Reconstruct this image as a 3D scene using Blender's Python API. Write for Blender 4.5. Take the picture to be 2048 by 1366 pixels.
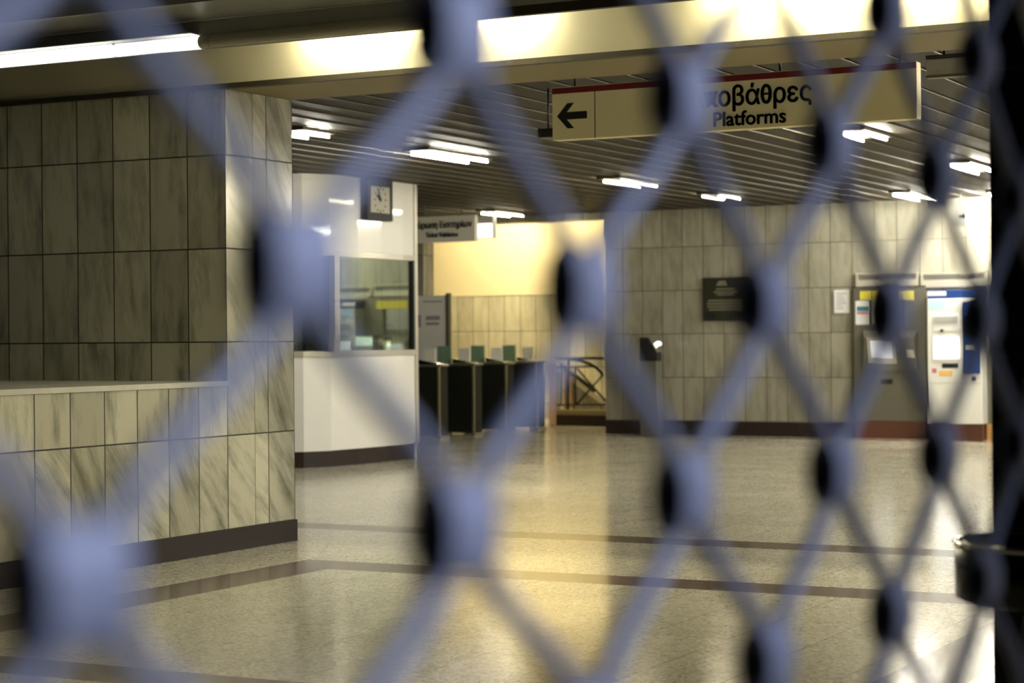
import bpy, bmesh, math, random
from mathutils import Vector, Matrix
random.seed(7)
S = bpy.context.scene
COL = S.collection
for o in list(bpy.data.objects): bpy.data.objects.remove(o)

# ------------------------------------------------------------------ camera
TH = math.atan(2100/3982); H = 1.33; FPX = 3982.0; RO = .0084; PT = 5/3982
Rv = Vector((math.cos(TH), math.sin(TH), 0)); F0 = Vector((-math.sin(TH), math.cos(TH), 0)); Zv = Vector((0, 0, 1))
Fv = F0*math.cos(PT)-Zv*math.sin(PT); Uv = Zv*math.cos(PT)+F0*math.sin(PT)
XC = (Rv-Uv*RO).normalized(); UC = (Uv+Rv*RO).normalized(); EYE = Vector((0, 0, H))
cd = bpy.data.cameras.new('camera'); cam = bpy.data.objects.new('camera', cd); COL.objects.link(cam)
m = Matrix((XC, UC, -Fv)).transposed().to_4x4(); m.translation = EYE
cam.matrix_world = m
cd.sensor_width = 36; cd.lens = FPX*36/2048; cd.clip_start = .02; cd.clip_end = 200
cd.dof.use_dof = True; cd.dof.focus_distance = 10.5; cd.dof.aperture_fstop = (cd.lens/1000)/.024; cd.dof.aperture_blades = 0
S.camera = cam

# ------------------------------------------------------------------ world, grille fill, exposure
S.view_settings.view_transform = 'Standard'; S.view_settings.look = 'None'
S.view_settings.gamma = 1; S.view_settings.use_curve_mapping = False
S.view_settings.exposure = 0.5
w = bpy.data.worlds.new('world'); S.world = w; w.use_nodes = True
w.node_tree.nodes['Background'].inputs[0].default_value = (.55, .6, .8, 1)
w.node_tree.nodes['Background'].inputs[1].default_value = .002
LAMP = (1.0, .90, .62)
def area(name, loc, tgt, sx, sy, power, colr):
    l = bpy.data.lights.new(name, 'AREA'); l.shape = 'RECTANGLE'; l.size = sx; l.size_y = sy; l.energy = power; l.color = colr; l.spread = math.radians(48)
    o = bpy.data.objects.new(name, l); COL.objects.link(o); o.location = loc
    o.rotation_euler = (Vector(tgt)-Vector(loc)).to_track_quat('-Z', 'Y').to_euler(); return o
area('grille_fill', (2.0, 2.4, 2.6), (-.5, .55, 1.2), 1.0, 1.4, 5.2, (.66, .76, 1.0))  # unseen cool area light added to brighten the grille

# ------------------------------------------------------------------ pixel of the photo -> point on a plane of the place
def P(x, y, ax, v):
    d = Fv*FPX+XC*(x-1024)-UC*(y-683); i = 'xyz'.index(ax)
    return EYE+d*((v-EYE[i])/d[i])

# ------------------------------------------------------------------ materials
class NT:
    def __init__(s, name):
        s.m = bpy.data.materials.new(name); s.m.use_nodes = True; s.t = s.m.node_tree; s.b = s.t.nodes['Principled BSDF']
    def n(s, typ, **kw):
        x = s.t.nodes.new(typ)
        for k, v in kw.items(): setattr(x, k, v)
        return x
    def put(s, sock, v):
        if hasattr(v, 'links'): s.t.links.new(v, sock)
        else: sock.default_value = v
    def M(s, op, a, b=0.0, c=0.0):
        x = s.n('ShaderNodeMath', operation=op)
        s.put(x.inputs[0], a); s.put(x.inputs[1], b); s.put(x.inputs[2], c); return x.outputs[0]
    def V(s, x, y, z=0.0):
        c = s.n('ShaderNodeCombineXYZ'); s.put(c.inputs[0], x); s.put(c.inputs[1], y); s.put(c.inputs[2], z); return c.outputs[0]
    def pos(s):
        g = s.n('ShaderNodeNewGeometry'); q = s.n('ShaderNodeSeparateXYZ'); s.t.links.new(g.outputs['Position'], q.inputs[0]); s.g = g
        return q.outputs[0], q.outputs[1], q.outputs[2]
    def noise(s, vec, scale, detail=4, rough=.55):
        x = s.n('ShaderNodeTexNoise'); s.put(x.inputs['Vector'], vec); x.inputs['Scale'].default_value = scale
        x.inputs['Detail'].default_value = detail; x.inputs['Roughness'].default_value = rough; return x.outputs['Fac']
    def rand(s, vec):
        x = s.n('ShaderNodeTexWhiteNoise', noise_dimensions='3D'); s.put(x.inputs['Vector'], vec); return x.outputs['Value']
    def ramp(s, f, stops):
        x = s.n('ShaderNodeValToRGB'); s.put(x.inputs[0], f); e = x.color_ramp.elements
        while len(e) < len(stops): e.new(.5)
        for q, (p, c) in zip(e, stops): q.position = p; q.color = (*c, 1) if len(c) == 3 else c
        return x.outputs[0]
    def mix(s, f, a, b):
        x = s.n('ShaderNodeMix', data_type='RGBA'); s.put(x.inputs[0], f)
        s.put(x.inputs[6], a if hasattr(a, 'links') else (*a, 1)); s.put(x.inputs[7], b if hasattr(b, 'links') else (*b, 1)); return x.outputs[2]
    def bump(s, h, st=.2, d=.01):
        x = s.n('ShaderNodeBump'); x.inputs['Strength'].default_value = st; x.inputs['Distance'].default_value = d; s.put(x.inputs['Height'], h)
        s.t.links.new(x.outputs[0], s.b.inputs['Normal'])

def plain(name, c, rough=.5, metal=0.0, var=.06, scale=30, spec=.5):
    """painted / metal surface with a faint mottling of its own colour"""
    t = NT(name); g = t.n('ShaderNodeTexCoord')
    f = t.noise(g.outputs['Object'], scale, 3)
    a = tuple(max(0, v*(1-var)) for v in c); b = tuple(min(1, v*(1+var)) for v in c)
    t.put(t.b.inputs['Base Color'], t.mix(f, a, b)); t.b.inputs['Roughness'].default_value = rough; t.b.inputs['Metallic'].default_value = metal
    t.b.inputs['Specular IOR Level'].default_value = spec
    return t.m
def emit(name, c, st, body=(.8, .8, .8)):
    t = NT(name); t.b.inputs['Base Color'].default_value = (*body, 1); t.b.inputs['Emission Color'].default_value = (*c, 1); t.b.inputs['Emission Strength'].default_value = st
    return t.m
def marble(name, uy0, ux0, z0, tw, th, lite, dark, vein, split=False, rough=.16, diag=.5, contrast=1.0, tv=.42):
    t = NT(name); x, y, z = t.pos(); q = t.n('ShaderNodeSeparateXYZ'); t.t.links.new(t.g.outputs['True Normal'], q.inputs[0])
    isx = t.M('GREATER_THAN', t.M('ABSOLUTE', q.outputs[0]), .5)
    yy = t.M('ADD', y, t.M('MULTIPLY', t.M('GREATER_THAN', y, uy0+.3), .15)) if split else y
    u = t.M('ADD', t.M('MULTIPLY', isx, t.M('SUBTRACT', yy, uy0)), t.M('MULTIPLY', t.M('SUBTRACT', 1, isx), t.M('SUBTRACT', x, ux0)))
    a = t.M('DIVIDE', u, tw); b = t.M('DIVIDE', t.M('SUBTRACT', z, z0), th)
    iu = t.M('FLOOR', a); iz = t.M('FLOOR', b); fu = t.M('FRACT', a); fz = t.M('FRACT', b)
    du = t.M('MULTIPLY', t.M('MINIMUM', fu, t.M('SUBTRACT', 1, fu)), tw); dz = t.M('MULTIPLY', t.M('MINIMUM', fz, t.M('SUBTRACT', 1, fz)), th)
    joint = t.M('LESS_THAN', t.M('MINIMUM', du, dz), .0045)
    r = t.rand(t.V(iu, iz, isx)); r2 = t.rand(t.V(iz, iu, t.M('ADD', isx, 7.3)))
    ang = t.M('MULTIPLY', t.M('SUBTRACT', r, .15), diag)
    if diag > .3:  # lower rows cut with steeper veins than the top ones
        low = t.M('MULTIPLY', isx, t.M('MINIMUM', 1.0, t.M('ADD', t.M('LESS_THAN', iz, 1.0), t.M('GREATER_THAN', y, uy0))))
        ang = t.M('ADD', t.M('MULTIPLY', ang, .35), t.M('MULTIPLY', low, t.M('ADD', .45, t.M('MULTIPLY', r, .40))))
    c, s_ = t.M('COSINE', ang), t.M('SINE', ang)
    pu = t.M('ADD', t.M('MULTIPLY', u, c), t.M('MULTIPLY', z, s_)); pz = t.M('SUBTRACT', t.M('MULTIPLY', z, c), t.M('MULTIPLY', u, s_))
    off = t.M('MULTIPLY', r2, 40)
    n1 = t.noise(t.V(t.M('ADD', t.M('MULTIPLY', pu, 10), off), t.M('MULTIPLY', pz, 2.0), off), 1.0, 6, .65)
    n2 = t.noise(t.V(t.M('ADD', t.M('MULTIPLY', pu, 3), off), t.M('MULTIPLY', pz, 1.2), off), 1.3, 3)
    f = t.M('ADD', t.M('MULTIPLY', n1, .65), t.M('MULTIPLY', n2, .35))
    col = t.ramp(f, [(.5-.17/contrast, vein), (.5-.05/contrast, dark), (.5+.04/contrast, lite), (.72, lite)])
    tint = t.M('ADD', 1.0-tv*.7, t.M('MULTIPLY', r, tv))
    hsv = t.n('ShaderNodeHueSaturation'); t.put(hsv.inputs['Value'], tint); t.put(hsv.inputs['Color'], col)
    t.put(t.b.inputs['Base Color'], t.mix(joint, hsv.outputs[0], (.035, .03, .02)))
    t.put(t.b.inputs['Roughness'], t.M('ADD', rough, t.M('MULTIPLY', joint, .6)))
    t.bump(t.M('SUBTRACT', 1, joint), .3, .003)
    return t.m

MAT = {}
MAT['marble'] = marble('polished grey-green marble tiles', 10.298, -7.469, .145-.0045, .30, .593, (.68, .66, .51), (.50, .49, .375), (.22, .23, .155), split=True)
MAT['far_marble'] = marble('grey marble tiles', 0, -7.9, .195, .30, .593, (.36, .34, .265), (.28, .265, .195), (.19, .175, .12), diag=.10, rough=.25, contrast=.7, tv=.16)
MAT['stair_marble'] = marble('cream marble tiles', 0, -7.9, .262, .30, .60, (.62, .58, .40), (.5, .46, .30), (.36, .32, .2), diag=.10, rough=.3, contrast=.7, tv=.16)
MAT['dark_marble'] = marble('black-green marble slabs', .2, -1.41, .47, 1.2, .80, (.022, .024, .02), (.012, .013, .011), (.05, .055, .045), diag=.9, rough=.22)

def floor_mat():
    t = NT('polished terrazzo floor'); x, y, z = t.pos(); p = .388
    fx = t.M('FRACT', t.M('DIVIDE', t.M('ADD', x, 6.75), p)); fy = t.M('FRACT', t.M('DIVIDE', t.M('SUBTRACT', y, 9.735), p))
    ix = t.M('FLOOR', t.M('DIVIDE', t.M('ADD', x, 6.75), p)); iy = t.M('FLOOR', t.M('DIVIDE', t.M('SUBTRACT', y, 9.735), p))
    dd = t.M('MULTIPLY', t.M('MINIMUM', t.M('MINIMUM', fx, t.M('SUBTRACT', 1, fx)), t.M('MINIMUM', fy, t.M('SUBTRACT', 1, fy))), p)
    joint = t.M('LESS_THAN', dd, .003)
    def rng(v, a, b): return t.M('MULTIPLY', t.M('GREATER_THAN', v, a), t.M('LESS_THAN', v, b))
    b1 = t.M('MULTIPLY', rng(y, 11.79, 12.17), t.M('GREATER_THAN', x, -14))
    b2 = t.M('MULTIPLY', rng(y, 9.75, 10.12), rng(x, -6.75, -1.97))
    leg = t.M('MULTIPLY', rng(x, -6.75, -6.37), rng(y, 6.18, 10.12))
    b3 = t.M('MULTIPLY', rng(y, 6.14, 6.47), rng(x, -6.75, -1.97))
    rb = t.M('MULTIPLY', rng(x, -2.35, -2.02), rng(y, 6.18, 10.12))
    b4 = t.M('MULTIPLY', rng(y, 24.62, 24.82), t.M('GREATER_THAN', x, -11.7))
    band = t.M('MINIMUM', 1.0, t.M('ADD', t.M('ADD', t.M('ADD', b1, b2), t.M('ADD', leg, b3)), t.M('ADD', rb, b4)))
    vec = t.V(x, y, 0.0)
    vor = t.n('ShaderNodeTexVoronoi'); t.put(vor.inputs['Vector'], vec); vor.inputs['Scale'].default_value = 75
    sp = t.n('ShaderNodeSeparateColor'); t.t.links.new(vor.outputs['Color'], sp.inputs[0])
    chip = t.ramp(sp.outputs[0], [(0, (.30, .265, .175)), (.22, (.50, .46, .33)), (.6, (.62, .58, .44)), (1, (.76, .72, .58))])
    bchip = t.ramp(sp.outputs[1], [(0, (.046, .018, .010)), (.6, (.078, .033, .019)), (1, (.12, .058, .038))])
    r = t.rand(t.V(ix, iy, 1.0)); hsv = t.n('ShaderNodeHueSaturation'); t.put(hsv.inputs['Value'], t.M('ADD', .93, t.M('MULTIPLY', r, .12))); t.put(hsv.inputs['Color'], chip)
    col = t.mix(band, t.mix(t.M('MULTIPLY', joint, .75), hsv.outputs[0], (.07, .055, .035)), bchip)
    t.put(t.b.inputs['Base Color'], col)
    n = t.noise(vec, 1.1, 3)
    t.put(t.b.inputs['Roughness'], t.M('ADD', .115, t.M('MULTIPLY', n, .07))); t.put(t.b.inputs['Specular IOR Level'], t.M('SUBTRACT', .5, t.M('MULTIPLY', band, .33)))
    t.bump(t.noise(vec, 14, 3), .03, .004)
    return t.m
MAT['floor'] = floor_mat()
MAT['granite'] = plain('dark red-brown granite', (.017, .008, .0055), .4, 0, .5, 160)
MAT['red_granite'] = plain('reddish brown granite', (.12, .045, .025), .3, 0, .4, 160)
MAT['lit_skirting'] = plain('lit-coloured skirting', (.52, .30, .10), .45, 0, .15, 60)
MAT['ledge'] = plain('pale marble ledge', (.72, .70, .60), .15, 0, .12, 12)
MAT['slat'] = plain('bronze ceiling panel', (.027, .021, .011), .6, .1, .12, 6, .3)
MAT['lit_edge'] = plain('slat edge painted as lit', (.17, .15, .10), .5, .2, .05, 6)
MAT['void'] = plain('black ceiling void', (.012, .011, .009), .9, 0, .2, 4)
MAT['beam'] = plain('cream painted beam', (.62, .57, .40), .55, 0, .03, 5)
MAT['soffit'] = plain('olive painted soffit', (.30, .25, .13), .6, 0, .05, 5)
MAT['trim_dark'] = plain('dark bronze trim', (.06, .05, .028), .5, .2)
MAT['grey_metal'] = plain('grey painted steel', (.42, .425, .40), .42, .1, .05, 9)
MAT['yellow'] = plain('warm yellow plaster', (.84, .73, .43), .7, 0, .03, 4)
MAT['booth'] = plain('white laminate panel', (.80, .79, .74), .045, 0, .02, 8)
MAT['booth_trim'] = plain('brushed pale aluminium', (.52, .49, .40), .35, .3, .04, 20)
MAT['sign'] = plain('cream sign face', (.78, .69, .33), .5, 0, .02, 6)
for k_, v_ in (('Emission Color', (.95, .85, .5, 1)), ('Emission Strength', .035)): MAT['sign'].node_tree.nodes['Principled BSDF'].inputs[k_].default_value = v_  # weak glow added to make up for missing front light on the face
MAT['sign_white'] = plain('white sign face', (.82, .80, .70), .5, 0, .02, 6)
MAT['sign_red'] = plain('deep red stripe', (.22, .006, .018), .5, 0, .05)
MAT['ink'] = plain('black lettering', (.008, .008, .008), .6, 0, .1)
MAT['grey_ink'] = plain('violet grey print', (.34, .30, .36), .6, 0, .1)
MAT['black'] = plain('black plastic', (.012, .012, .013), .4, 0, .1)
MAT['gloss_black'] = plain('glossy black enamel', (.006, .006, .005), .25, 0, .1)
MAT['chrome'] = plain('polished chrome', (.8, .8, .78), .08, 1, .02)
MAT['steel'] = plain('brushed dark steel', (.20, .19, .15), .36, .55, .08, 14)
MAT['gate_steel'] = plain('stainless gate edge', (.50, .46, .30), .3, .8, .05)
MAT['gate_black'] = plain('black-green gate panel', (.014, .016, .011), .3, 0, .1)
MAT['gate_side'] = plain('olive gate end panel', (.022, .021, .012), .7, 0, .1, 30, .2)
MAT['dial'] = plain('aged clock dial', (.36, .345, .27), .5, 0, .05)
MAT['white'] = plain('white enamel', (.80, .79, .73), .3, 0, .02)
MAT['blue'] = plain('dark blue enamel', (.012, .045, .20), .3, 0, .05)
MAT['yellow_label'] = plain('yellow label', (.72, .62, .07), .5, 0, .04)
MAT['orange_label'] = plain('pale orange sticker', (.80, .50, .16), .5, 0, .04)
MAT['cyan_label'] = plain('pale blue print', (.45, .62, .72), .5, 0, .06)
MAT['pink_label'] = plain('red print', (.6, .16, .18), .5, 0, .06)
MAT['teal_print'] = plain('teal print', (.05, .22, .28), .5, 0, .06)
MAT['paper'] = plain('white paper', (.75, .75, .72), .7, 0, .02)
MAT['bronze'] = plain('dark bronze plate', (.045, .045, .03), .35, .5, .1)
MAT['bronze_lite'] = plain('raised worn lettering', (.26, .25, .17), .4, .4, .1)
MAT['orange_post'] = plain('salmon painted post', (.88, .58, .40), .35, 0, .08)
MAT['rail'] = plain('dark olive rail paint', (.035, .032, .02), .4, .2, .08)
MAT['pale_rail'] = plain('pale stair stringer', (.70, .66, .50), .4, 0, .03)
MAT['grille'] = plain('lavender grey galvanised steel', (.45, .46, .60), .5, .1, .08, 60)
MAT['shade_plug'] = plain('black for the sleeve shade', (.006, .006, .009), .7, 0, .1)
MAT['lamp'] = emit('fluorescent tube', LAMP, 34)
MAT['lamp_bright'] = emit('fresh fluorescent tube', (1, .93, .76), 240)
MAT['lamp_booth'] = emit('fluorescent tube by the booth', (1, .95, .82), 190)
MAT['trough_lamp'] = emit('trough fluorescent tube', (1, .92, .64), 120)
MAT['stair_lamp'] = emit('warm stair lamp', (1, .87, .60), 205)
MAT['wash_lamp'] = emit('white wash lamp', (1, .94, .80), 560)
MAT['lamp_wall'] = emit('fluorescent tube by the wall', (1, .95, .82), 150)
MAT['machine_lamp'] = emit('white machine lamp', (1, .96, .86), 700)
MAT['diffuser'] = emit('lit diffuser', (1, .97, .88), 2.6)
MAT['dead_tube'] = plain('unlit diffuser sleeve', (.55, .53, .42), .3, 0, .05)
MAT['screen'] = emit('lit screen', (.95, .97, 1), 2.0)
MAT['screen_dim'] = emit('pale screen', (.86, .93, 1), .6)
MAT['screen_cool'] = emit('cool lit screen', (.82, .9, 1), .85)
MAT['lightbox'] = emit('lit sign box', (1, .98, .86), 1.5)
MAT['green_glass'] = plain('green safety glass', (.22, .34, .23), .1, 0, .05)
def glass():
    t = NT('tinted window glass'); tr = t.n('ShaderNodeBsdfTransparent'); tr.inputs[0].default_value = (.72, .80, .66, 1)
    gl = t.n('ShaderNodeBsdfGlossy'); gl.inputs['Roughness'].default_value = .02; gl.inputs[0].default_value = (.9, .95, .88, 1)
    fr = t.n('ShaderNodeLayerWeight'); fr.inputs[0].default_value = .35; mx = t.n('ShaderNodeMixShader')
    t.t.links.new(t.M('ADD', .07, t.M('MULTIPLY', fr.outputs[1], .35)), mx.inputs[0]); t.t.links.new(tr.outputs[0], mx.inputs[1]); t.t.links.new(gl.outputs[0], mx.inputs[2])
    t.t.links.new(mx.outputs[0], t.t.nodes['Material Output'].inputs[0]); return t.m
MAT['glass'] = glass()

# ------------------------------------------------------------------ mesh builder
class MB:
    def __init__(s): s.bm = bmesh.new(); s.mi = 0
    def _tag(s, faces):
        for f in faces: f.material_index = s.mi
    def hexa(s, p, bev=0):
        """eight corners: four round the bottom, four above them"""
        v = [s.bm.verts.new(q) for q in p]
        fs = [s.bm.faces.new([v[i] for i in q]) for q in ((3, 2, 1, 0), (4, 5, 6, 7), (0, 1, 5, 4), (1, 2, 6, 5), (2, 3, 7, 6), (3, 0, 4, 7))]
        s._tag(fs)
        if bev: 
            r = bmesh.ops.bevel(s.bm, geom=list({e for f in fs for e in f.edges}), offset=bev, segments=2, affect='EDGES', profile=.5); s._tag(r['faces'])
        return s
    def box(s, x0, x1, y0, y1, z0, z1, bev=0):
        return s.hexa([(x0, y0, z0), (x1, y0, z0), (x1, y1, z0), (x0, y1, z0), (x0, y0, z1), (x1, y0, z1), (x1, y1, z1), (x0, y1, z1)], bev)
    def prism(s, pts, vec, cap=True):
        """polygon swept along vec"""
        vec = Vector(vec); a = [s.bm.verts.new(p) for p in pts]; b = [s.bm.verts.new(Vector(p)+vec) for p in pts]; n = len(a)
        fs = [s.bm.faces.new([a[i], a[(i+1) % n], b[(i+1) % n], b[i]]) for i in range(n)]
        if cap: fs += [s.bm.faces.new(a[::-1]), s.bm.faces.new(b)]
        s._tag(fs); return s
    def tube(s, pts, r, seg=12, closed=False, rs=None):
        pts = [Vector(p) for p in pts]; n = len(pts); rings = []
        ref = None
        for i, p in enumerate(pts):
            d = (pts[min(i+1, n-1)]-pts[max(i-1, 0)]).normalized()
            if ref is None: ref = Vector((0, 0, 1)) if abs(d.z) < .9 else Vector((1, 0, 0))
            a = d.cross(ref).normalized(); b = a.cross(d).normalized(); ref = b
            rr = rs[i] if rs else r
            rings.append([s.bm.verts.new(p+(a*math.cos(2*math.pi*k/seg)+b*math.sin(2*math.pi*k/seg))*rr) for k in range(seg)])
        fs = []
        for i in range(n-1):
            for k in range(seg): fs.append(s.bm.faces.new([rings[i][k], rings[i][(k+1) % seg], rings[i+1][(k+1) % seg], rings[i+1][k]]))
        for f in fs: f.smooth = True
        fs += [s.bm.faces.new(rings[0][::-1]), s.bm.faces.new(rings[-1])]
        s._tag(fs); return s
    def lathe(s, c, prof, seg=40, axis='z'):
        c = Vector(c); rings = []
        for r, h in prof:
            rings.append([s.bm.verts.new(c+(Vector((r*math.cos(2*math.pi*k/seg), r*math.sin(2*math.pi*k/seg), h)) if axis == 'z' else
                          Vector((r*math.cos(2*math.pi*k/seg), h, r*math.sin(2*math.pi*k/seg))))) for k in range(seg)])
        fs = []
        for i in range(len(rings)-1):
            for k in range(seg): fs.append(s.bm.faces.new([rings[i][k], rings[i][(k+1) % seg], rings[i+1][(k+1) % seg], rings[i+1][k]]))
        for f in fs: f.smooth = True
        fs += [s.bm.faces.new(rings[0][::-1]), s.bm.faces.new(rings[-1])]
        s._tag(fs); return s
    def build(s, name, mat, parent=None, label=None):
        mats = mat if isinstance(mat, (list, tuple)) else [mat]
        bmesh.ops.recalc_face_normals(s.bm, faces=s.bm.faces)
        vs = [v.co for v in s.bm.verts]
        lo = Vector([min(v[i] for v in vs) for i in range(3)]); hi = Vector([max(v[i] for v in vs) for i in range(3)])
        org = Vector(((lo.x+hi.x)/2, (lo.y+hi.y)/2, lo.z))
        for v in s.bm.verts: v.co -= org
        me = bpy.data.meshes.new(name); s.bm.to_mesh(me); s.bm.free()
        for q in mats: me.materials.append(MAT[q])
        o = bpy.data.objects.new(name, me); COL.objects.link(o); attach(o, org, parent)
        if label: o['label'] = label
        return o
def root_of(p):
    l = Vector((0, 0, 0))
    while p is not None: l += p.location; p = p.parent
    return l
def attach(o, world, parent):
    if parent is not None: o.parent = parent; o.location = Vector(world)-root_of(parent)
    else: o.location = world
def tag(o, label, cat, group=None):
    o['label'] = label; o['category'] = cat
    if group: o['group'] = group
    return o
def thing(name, loc, label, cat, group=None):
    o = bpy.data.objects.new(name, None); COL.objects.link(o); o.location = loc; o.empty_display_size = .1
    return tag(o, label, cat, group)
def struct(o): o['kind'] = 'structure'; return o
def copy_tree(o, loc=None, parent=None, label=None):
    c = o.copy(); COL.objects.link(c)
    if parent is not None: c.parent = parent
    if loc is not None: c.location = loc
    if label: c['label'] = label
    for ch in [q for q in bpy.data.objects if q.parent == o]: copy_tree(ch, None, c)
    return c
def text(name, body, width, mat, loc, parent, face='y', bold=.0, stretch=1.0):
    f = bpy.data.curves.new(name, 'FONT'); f.body = body; f.size = 1; f.align_x = 'CENTER'; f.align_y = 'BOTTOM_BASELINE'
    f.extrude = .01; f.materials.append(MAT[mat]); f.resolution_u = 4
    tmp = bpy.data.objects.new(name, f); COL.objects.link(tmp)
    me = bpy.data.meshes.new_from_object(tmp.evaluated_get(bpy.context.evaluated_depsgraph_get()))
    bpy.data.objects.remove(tmp); bpy.data.curves.remove(f)
    xs = [v.co.x for v in me.vertices]; k = width/(max(xs)-min(xs)); x0_ = min(xs)
    for v in me.vertices: v.co = ((v.co.x-x0_)*k-width/2, v.co.y*k*stretch, v.co.z)
    if bold:
        bb = bmesh.new()
        for dx, dz in ((0, 0), (-bold, 0), (bold, 0), (0, bold), (0, -bold), (bold*.7, bold*.7), (-bold*.7, bold*.7), (bold*.7, -bold*.7), (-bold*.7, -bold*.7)):
            n0 = len(bb.verts); bb.from_mesh(me); bb.verts.ensure_lookup_table()
            for v in bb.verts[n0:]: v.co.x += dx*k; v.co.y += dz*k
        bb.to_mesh(me); bb.free()
    me.name = name; o = bpy.data.objects.new(name, me); COL.objects.link(o)
    o.rotation_euler = (math.pi/2, 0, 0 if face == 'y' else math.pi/2)
    attach(o, loc, parent); return o

YW = 10.30; XL = -7.47; YE = 11.05; CZ = 3.08; YF = 25.10; YB = 29.5; OX0, OX1 = P(848, 700, 'y', YF).x, P(1211, 700, 'y', YF).x
# ------------------------------------------------------------------ the setting
struct(MB().box(-22, 9, -3, YB+.2, -.2, 0).build('floor', 'floor'))
b = MB(); b.box(-11.5, XL, 4.0, YE, 0, 1.045); b.box(-11.5, XL, YW, YE, 1.045, 2.93)
struct(b.build('wall_left', 'marble'))
struct(MB().box(-11.49, XL+.006, 4.0, YW-.001, 1.047, 1.079).build('trim_1', 'ledge'))
b = MB(); b.box(-11, XL+.012, 4.0, YE+.008, 0, .142); struct(b.build('baseboard_left', 'granite'))
b = MB(); b.box(-22, OX0, YF, YF+.3, 0, CZ+.5); b.box(OX1, 9, YF, YF+.3, 0, CZ+.5); b.box(OX0, OX1, YF, YF+.3, 2.985, CZ+.5)
struct(b.build('wall_back', 'far_marble'))
b = MB(); b.box(OX1, 9, YF-.015, YF-.001, 0, .19); b.box(-22, OX0, YF-.015, YF-.001, 0, .19); struct(b.build('baseboard_back', 'granite'))
# lobby behind the opening
b = MB(); b.box(-22, OX1+.5, YB, YB+.2, 0, 2.06); struct(b.build('wall_stair', 'stair_marble'))
b = MB(); b.box(-22, OX1+.5, YB-.012, YB+.2, 2.062, 3.9); struct(b.build('wall_stair_upper', 'yellow'))
b = MB(); b.box(-22, OX1+.5, YF+.3, YB+.2, 3.9, 4.0); struct(b.build('ceiling_stair', 'beam'))
b = MB(); b.box(OX1, OX1+.2, YF+.3, YB, 0, 3.9); struct(b.build('wall_stair_right', 'far_marble'))
q = P(1112, 851, 'z', 0); b = MB(); b.box(q.x, OX1, q.y, q.y+.3, 0, .16); struct(b.build('trim_2', 'granite')); YC = q.y
b = MB(); b.box(q.x, OX1, YC+.02, YC+.3, .16, .24); struct(b.build('trim_3', 'soffit'))
# slatted ceiling of the hall: panels run away from the beam, pale lips between them, their lit look put into the colour
b = MB(); xs = -19.9; pitch = .295
while xs < 8.5:
    b.mi = 0; b.box(xs, xs+pitch-.018, YE, YF, CZ, CZ+.01)
    b.mi = 1; b.box(xs+pitch-.024, xs+pitch-.018, YE, YF, CZ-.008, CZ+.004)
    xs += pitch
b.mi = 2; b.box(-22, 9, YE, YF, CZ+.05, CZ+.1)
struct(b.build('ceiling', ['slat', 'lit_edge', 'void']))
# beam across the hall: lit face, lip, soffit
struct(MB().box(-22, 9, YW, YE, 2.955, 3.9).build('beam', 'beam'))
struct(MB().box(-22, 9, YW+.03, YE, 2.932, 2.955).build('trim_4', 'soffit'))
struct(MB().box(-22, 9, YW-.03, YW+.03, 2.925, 2.958).build('trim_5', 'trim_dark'))
struct(MB().box(-14, 9, -3, YW, 3.72, 3.8).build('ceiling_front', 'void'))
# pillar at the right with its slabs
PC = P(1985, 1078, 'y', 5.54)
struct(MB().box(PC.x, PC.x+1.0, 5.54, 6.5, 0, 3.72).build('pillar', 'dark_marble'))

# ------------------------------------------------------------------ light trough in front of the beam
YT = 9.55
tr = thing('light_trough', (-5, YT, 3.05), 'long grey light trough running under the beam, bright diffuser at its left end', 'light fixture')
z = lambda x, y: P(x, y, 'y', YT).z
zb, zl, zt = z(560, 77), z(560, 55), z(560, 26)
b = MB(); b.prism([(-13, YT-.02, zb+.05), (-13, YT-.02, zt), (-13, YT-.30, zt+.05), (-13, YT-.32, zt+.30), (-13, YT+.02, zt+.30), (-13, YT+.02, zb+.05)], (20, 0, 0)); b.build('housing', 'grey_metal', tr)
b = MB(); b.tube([(-13, YT-.03, zt), (7, YT-.03, zt)], .007, 8); b.build('highlight_bead', 'booth_trim', tr, 'thin pale bead put in for the highlight along the trough')  # pale bead stands in for the highlight on the fold
b = MB(); b.box(-13, 7, YT-.36, YT-.31, zt+.28, zt+.37); b.build('upper_channel', 'trim_dark', tr)
xe = P(403, 82, 'y', YT).x; xd = P(905, 50, 'y', YT).x
zd0, zd1 = z(200, 117), z(200, 91)
def half(mb, x0, x1, r=None):
    cz = (zd0+zd1)/2; rr = (zd1-zd0)/2
    mb.prism([(x0, YT-.005-rr*1.0*math.sin(a), cz+rr*math.cos(a)) for a in [math.pi*i/12 for i in range(13)]], (x1-x0, 0, 0))
b = MB(); half(b, -13, P(228, 95, 'y', YT).x); half(b, P(236, 95, 'y', YT).x, xe); b.build('diffuser', 'diffuser', tr, 'bright white lit diffuser')
b = MB(); half(b, xe+.003, P(425, 80, 'y', YT).x-.004); half(b, P(425, 80, 'y', YT).x, xd); b.build('unlit_tube', 'dead_tube', tr, 'grey unlit tube sleeve')
b = MB(); b.box(-13, xe, YT-.11, YT, zd1+.001, zd1+.008); b.build('light_shield', 'grey_metal', tr)  # strip added to keep the diffuser's light off the housing
b = MB(); b.box(-13, xd, YT, YT+.02, zd0-.002, zb+.08); b.build('back_plate', 'grey_metal', tr)  # put behind the diffuser to keep the beam face dark
b = MB(); b.box(xd, 7, YT-.02, YT+.02, zb+.0, zb+.052); b.build('lower_lip', 'trim_dark', tr)
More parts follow.
